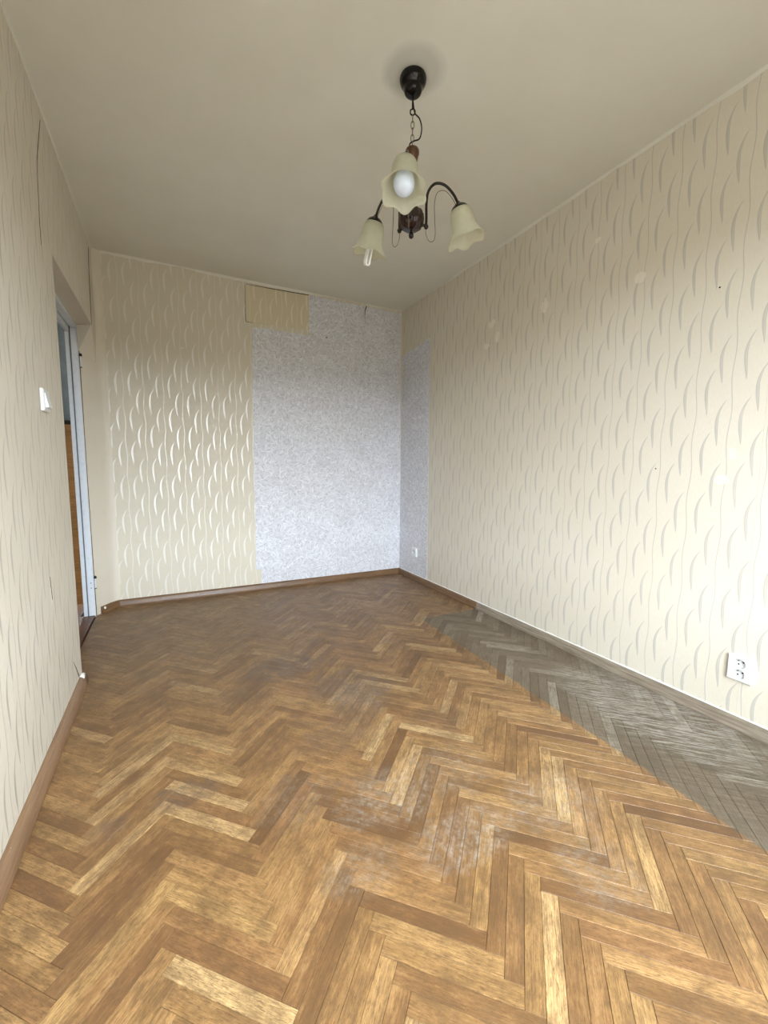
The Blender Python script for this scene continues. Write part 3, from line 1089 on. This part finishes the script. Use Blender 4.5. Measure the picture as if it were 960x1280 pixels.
def socket(name, label, loc, two, hw, hh):
    t = thing(name, label, 'socket', loc)
    D = .017
    bm = bmesh.new()
    rr = .0196
    centres = [(0, .0215), (0, -.0215)] if two else [(0, 0)]
    # plate with real recesses: a front face grid is cut by building the plate as a ring of quads around each round well
    nseg = 24
    outer = []
    cells = [(-hw + .003, hw - .003, (c[1] - .0215) if two else -hh + .003, (c[1] + .0215) if two else hh - .003) for c in centres]
    if two:
        cells = [(-hw + .003, hw - .003, 0.0, hh - .003), (-hw + .003, hw - .003, -hh + .003, 0.0)]
    for (cy, cz), (y0, y1, z0, z1) in zip(centres, cells):
        inner = []; out = []
        for k in range(nseg):
            a = 2 * math.pi * (k + .5) / nseg
            dy, dz = math.cos(a), math.sin(a)
            ty = ((y1 - cy) / dy if dy > 0 else (y0 - cy) / dy) if abs(dy) > 1e-6 else 9
            tz = ((z1 - cz) / dz if dz > 0 else (z0 - cz) / dz) if abs(dz) > 1e-6 else 9
            s = min(ty, tz)
            inner.append((cy + dy * rr, cz + dz * rr)); out.append((cy + dy * s, cz + dz * s))
        I = [bm.verts.new((-D, p[0], p[1])) for p in inner]
        O = [bm.verts.new((-D, p[0], p[1])) for p in out]
        corners = {}
        for k in range(nseg):
            j = (k + 1) % nseg
            a, b = out[k], out[j]
            if abs(a[0] - b[0]) > 1e-5 and abs(a[1] - b[1]) > 1e-5:
                cyy = y1 if abs(max(a[0], b[0]) - y1) < 1e-5 else y0
                czz = z1 if abs(max(a[1], b[1]) - z1) < 1e-5 else z0
                cv = bm.verts.new((-D, cyy, czz))
                bm.faces.new((I[k], O[k], cv, O[j], I[j]))
            else:
                bm.faces.new((I[k], O[k], O[j], I[j]))
        W1 = [bm.verts.new((-.0045, cy + (p[0] - cy) * .93, cz + (p[1] - cz) * .93)) for p in inner]
        for k in range(nseg):
            j = (k + 1) % nseg
            bm.faces.new((I[k], I[j], W1[j], W1[k]))
        bm.faces.new(W1)
    # skirt
    a = [bm.verts.new((0, y, z)) for y, z in ((-hw, -hh), (hw, -hh), (hw, hh), (-hw, hh))]
    b = [bm.verts.new((-D + .003, y, z)) for y, z in ((-hw, -hh), (hw, -hh), (hw, hh), (-hw, hh))]
    c = [bm.verts.new((-D, y, z)) for y, z in ((-hw + .003, -hh + .003), (hw - .003, -hh + .003), (hw - .003, hh - .003), (-hw + .003, hh - .003))]
    for p, q in ((a, b), (b, c)):
        for k in range(4):
            j = (k + 1) % 4
            bm.faces.new((p[k], p[j], q[j], q[k]))
    from_bm('socket_plate', bm, M_WHITE, t)
    ang = math.radians(-35)
    for cy, cz in centres:
        for s in (-1, 1):
            py, pz = cy + s * .0095 * math.cos(ang), cz + s * .0095 * math.sin(ang)
            bm = bmesh.new()
            lathe(bm, [(0, .0006), (.0034, .0006), (.0034, 0)], 12, Matrix.Translation((-.0045, py, pz)) @ Matrix.Rotation(-math.pi / 2, 4, 'Y'))
            from_bm('pin_hole', bm, M_DARKHOLE, t)
        bm = bmesh.new()
        ey, ez = cy + .0125 * math.sin(-ang), cz + .0125 * math.cos(ang)
        lathe(bm, [(0, .011), (.0018, .010), (.0022, 0)], 12, Matrix.Translation((-.0045, ey, ez)) @ Matrix.Rotation(-math.pi / 2, 4, 'Y'))
        from_bm('earth_pin', bm, M_STEEL, t, 'steel earth pin')
    return t


socket('wall_socket', 'white double wall socket low on the cream right wall above the grey parquet', (XR, 0.772, 0.250), True, .040, .050)
socket('wall_socket', 'small white single socket low on the grey wallpaper strip in the far corner', (XR - .0012, 3.277, 0.262), False, .038, .040)
ribbon('crack', [(XR, .735, .199), (XR, .815, .197)], (.003, .003), (-1, 0, 0), M_CRACK, wall_right)  # thin dark line on the wall along the socket plate's lower edge

# ---------------------------------------------------------------- chandelier
LX, LY = 0.874, 1.502
lamp = thing('chandelier', 'dark three-armed chandelier with frilled frosted glass shades hanging from the ceiling', 'chandelier', (LX, LY, H))


def lz(z):
    return 1.032 + (z - 1.032) * 1.027 - H


bm = bmesh.new()
lathe(bm, [(0.030, 0.0), (.0485, -.001), (.0505, -.006), (.0505, -.014), (.048, -.023), (.0425, -.031), (.0365, -.036), (.0350, -.040), (.0345, -.047), (.031, -.056), (.023, -.063), (.010, -.0665), (0, -.067)], 40)
can = from_bm('canopy', bm, M_BLACK, lamp, 'glossy black ball-shaped ceiling canopy', True)
bm = bmesh.new(); tube(bm, [(0, 0, -.064), (0, 0, lz(2.355))], .0037, 10)
from_bm('rod', bm, M_IRON, lamp, None, True)


def loop(bm, c, w, h, r, rot, seg=20):
    pts = []
    for k in range(seg):
        a = 2 * math.pi * k / seg
        x, z = w * math.cos(a), h * math.sin(a)
        if abs(math.cos(a)) < .98:
            x = math.copysign(min(abs(w * math.cos(a)) * 1.15, w), x)
        pts.append(Vector((x * math.cos(rot), x * math.sin(rot), z)) + Vector(c))
    tube(bm, pts, r, 8, True)


bm = bmesh.new(); loop(bm, (0, 0, lz(2.344)), .009, .0105, .0026, math.radians(-27))
from_bm('ring', bm, M_IRON, lamp, None, True)
zc = lz(2.322)
for i in range(5):
    bm = bmesh.new(); loop(bm, (0, 0, zc), .0055, .0142, .0015, math.radians(-27 if i % 2 else 63))
    from_bm('chain_link', bm, M_CHAIN, lamp, None, True)
    zc -= .0232
latv = Vector((.8915, -.453, 0))
tow = Vector((-.453, -.8915, 0))


def LP(lat, z, dep=0.0):
    v = latv * lat + tow * dep
    return (v.x, v.y, lz(z))


bm = bmesh.new()
tube(bm, spline([LP(.001, 2.372, .005), LP(.008, 2.338, .004), LP(.026, 2.322), LP(.035, 2.290), LP(.028, 2.255), LP(.008, 2.246), LP(-.009, 2.236), LP(-.010, 2.215)]), .0026, 8)
from_bm('cable', bm, M_BLACK, lamp, 'black supply cable looping beside the chain', True)
bm = bmesh.new()
lathe(bm, [(r, lz(z)) for r, z in ((0, 2.224), (.010, 2.224), (.014, 2.219), (.0235, 2.216), (.0265, 2.211), (.0265, 2.199), (.024, 2.193), (.021, 2.178), (.012, 2.170), (0, 2.170))], 28)
from_bm('top_cap', bm, M_BRASS, lamp, 'brown brass cap at the top of the column', True)
bm = bmesh.new()
lathe(bm, [(r, lz(z)) for r, z in ((0, 2.172), (.013, 2.172), (.010, 2.15), (.010, 2.12), (.018, 2.10), (.020, 2.085), (.012, 2.07), (.010, 2.04), (.016, 2.025), (.020, 2.012), (.012, 2.006), (0, 2.006))], 24)
from_bm('column', bm, M_DARKWOOD, lamp, None, True)


def ridged(r, z, th, i):
    return r * (1 + .045 * math.cos(12 * th)), z


bm = bmesh.new()
lathe(bm, [(r, lz(z)) for r, z in ((0, 2.010), (.022, 2.008), (.040, 1.999), (.046, 1.990), (.0475, 1.975), (.046, 1.958), (.041, 1.945), (.030, 1.937), (.012, 1.934), (0, 1.934))], 72, None, ridged)
from_bm('body', bm, M_DARKWOOD, lamp, 'dark ridged wooden body', True)
bm = bmesh.new()
lathe(bm, [(r, lz(z)) for r, z in ((0, 1.936), (.004, 1.935), (.004, 1.927), (.0085, 1.922), (.010, 1.915), (.0085, 1.908), (.004, 1.904), (0, 1.9035))], 20)
from_bm('finial', bm, M_IRON, lamp, 'dark ball finial', True)


def frill(n_rows, seg):
    def f(r, z, th, i):
        k = max(0.0, (-.060 - z) / .065)
        a = k * k
        return r * (1 + a * .075 * math.cos(6 * th + .4)), z + a * .005 * math.cos(6 * th + .4 + math.pi)
    return f


ARM_NEAR = math.radians(-10)


def pt(phi, r, z):
    d = tow * math.cos(phi) + latv * math.sin(phi)
    k = 1.0 if r < .07 else 1.0 + (r - .07) * .6
    z -= 0.0 if r < .07 or phi == ARM_NEAR else .013 * min(1.0, (r - .07) / .10)
    return Vector((d.x * r * k, d.y * r * k, lz(z)))


SHADE = [(.020, -.005), (.028, -.009), (.038, -.017), (.0425, -.032), (.0445, -.052), (.0465, -.072), (.051, -.090), (.059, -.106), (.070, -.120), (.0745, -.1245)]
arms = [(math.radians(101), 'none', 'frosted cream glass shade at the right with no lamp showing'),
        (math.radians(-132), 'cfl', 'frosted cream glass shade at the left with lamp tubes poking out'),
        (math.radians(-10), 'led', 'frosted cream glass shade facing the viewer with a round bulb inside')]
for phi, kind, lab in arms:
    bm = bmesh.new()
    tube(bm, spline([pt(phi, .043, 1.956), pt(phi, .057, 1.958), pt(phi, .0605, 1.975), pt(phi, .060, 2.035), pt(phi, .067, 2.078), pt(phi, .092, 2.112), pt(phi, .128, 2.117), pt(phi, .160, 2.094), pt(phi, .180, 2.060)]), .0052, 10)
    arm = from_bm('arm', bm, M_IRON, lamp, None, True)
    bm = bmesh.new()
    q = pt(phi, .060, 1.953)
    lathe(bm, [(0, .010), (.006, .008), (.0095, 0), (.006, -.008), (0, -.010)], 16, Matrix.Translation(q))
    from_bm('arm_ball', bm, M_IRON, arm, None, True)
    bm = bmesh.new()
    tube(bm, spline([pt(phi, .060, 1.952), pt(phi, .060, 1.925), pt(phi, .072, 1.903), pt(phi, .088, 1.905), pt(phi, .096, 1.930), pt(phi, .093, 1.99), pt(phi, .092, 2.045), pt(phi, .102, 2.083), pt(phi, .128, 2.097), pt(phi, .152, 2.082), pt(phi, .174, 2.052)]), .0012, 8)
    from_bm('scroll_wire', bm, M_CHAIN, arm, 'thin bent decorative wire', True)
    # shade axis tilts outwards
    d = tow * math.cos(phi) + latv * math.sin(phi)
    tilt = Matrix.Rotation(math.radians(-17), 4, Vector((0, 0, 1)).cross(d))
    M = Matrix.Translation(pt(phi, .181, 2.054)) @ tilt @ Matrix.Scale(1.04, 4)
    bm = bmesh.new()
    lathe(bm, [(0, .016), (.007, .015), (.010, .009), (.017, .005), (.027, -.002), (.033, -.011), (.0325, -.014), (.030, -.012), (.018, -.002), (0, -.002)], 28, M)
    from_bm('shade_cup', bm, M_BRASS if kind == 'led' else M_IRON, lamp, None, True)
    prof = SHADE + [(r - .0022, z + .0004) for r, z in reversed(SHADE)]
    bm = bmesh.new()
    lathe(bm, prof, 96, M, frill(0, 0))
    sh = from_bm('shade', bm, M_GLASS, lamp, lab, True)
    bm = bmesh.new()
    lathe(bm, [(0, -.008), (.0135, -.008), (.0135, -.040), (0, -.040)], 20, M)
    from_bm('lamp_holder', bm, M_WHITE, lamp, None, True)
    if kind == 'led':
        bm = bmesh.new()
        lathe(bm, [(.0150, -.034), (.0185, -.044), (.0255, -.058), (.0325, -.074), (.0355, -.090), (.0342, -.104), (.0285, -.117), (.018, -.1265), (.007, -.1300), (0, -.1305)], 32, M)
        from_bm('light_bulb', bm, M_BULB, lamp, 'round white bulb with bluish sheen', True)
        bm = bmesh.new()
        lathe(bm, [(.0142, -.034), (.0170, -.036), (.0170, -.042), (.0150, -.044)], 24, M)
        from_bm('bulb_collar', bm, M_STEEL, lamp, None, True)
    if kind == 'cfl':
        bm = bmesh.new()
        lathe(bm, [(0, -.038), (.018, -.040), (.020, -.060), (.019, -.085), (.0, -.086)], 24, M)
        from_bm('light_bulb', bm, M_WHITE, lamp, 'white base of the energy saving lamp', True)
        for s, t_ in ((-1, -1), (1, -1), (1, 1), (-1, 1)):
            if t_ < 0:
                bm = bmesh.new()
            x = .0075 * s
            if t_ < 0 and s < 0:
                path = [M @ Vector((-.0075, -.007, -.080)), M @ Vector((-.0075, -.007, -.160)), M @ Vector((-.0045, -.007, -.167)), M @ Vector((.0045, -.007, -.167)), M @ Vector((.0075, -.007, -.160)), M @ Vector((.0075, -.007, -.080))]
                tube(bm, path, .0055, 12)
                from_bm('lamp_tube', bm, M_TUBE, lamp, None, True)
                bm = bmesh.new()
                path = [M @ Vector((-.0075, .007, -.080)), M @ Vector((-.0075, .007, -.158)), M @ Vector((-.0045, .007, -.165)), M @ Vector((.0045, .007, -.165)), M @ Vector((.0075, .007, -.158)), M @ Vector((.0075, .007, -.080))]
                tube(bm, path, .0055, 12)
                from_bm('lamp_tube', bm, M_TUBE, lamp, None, True)
                break
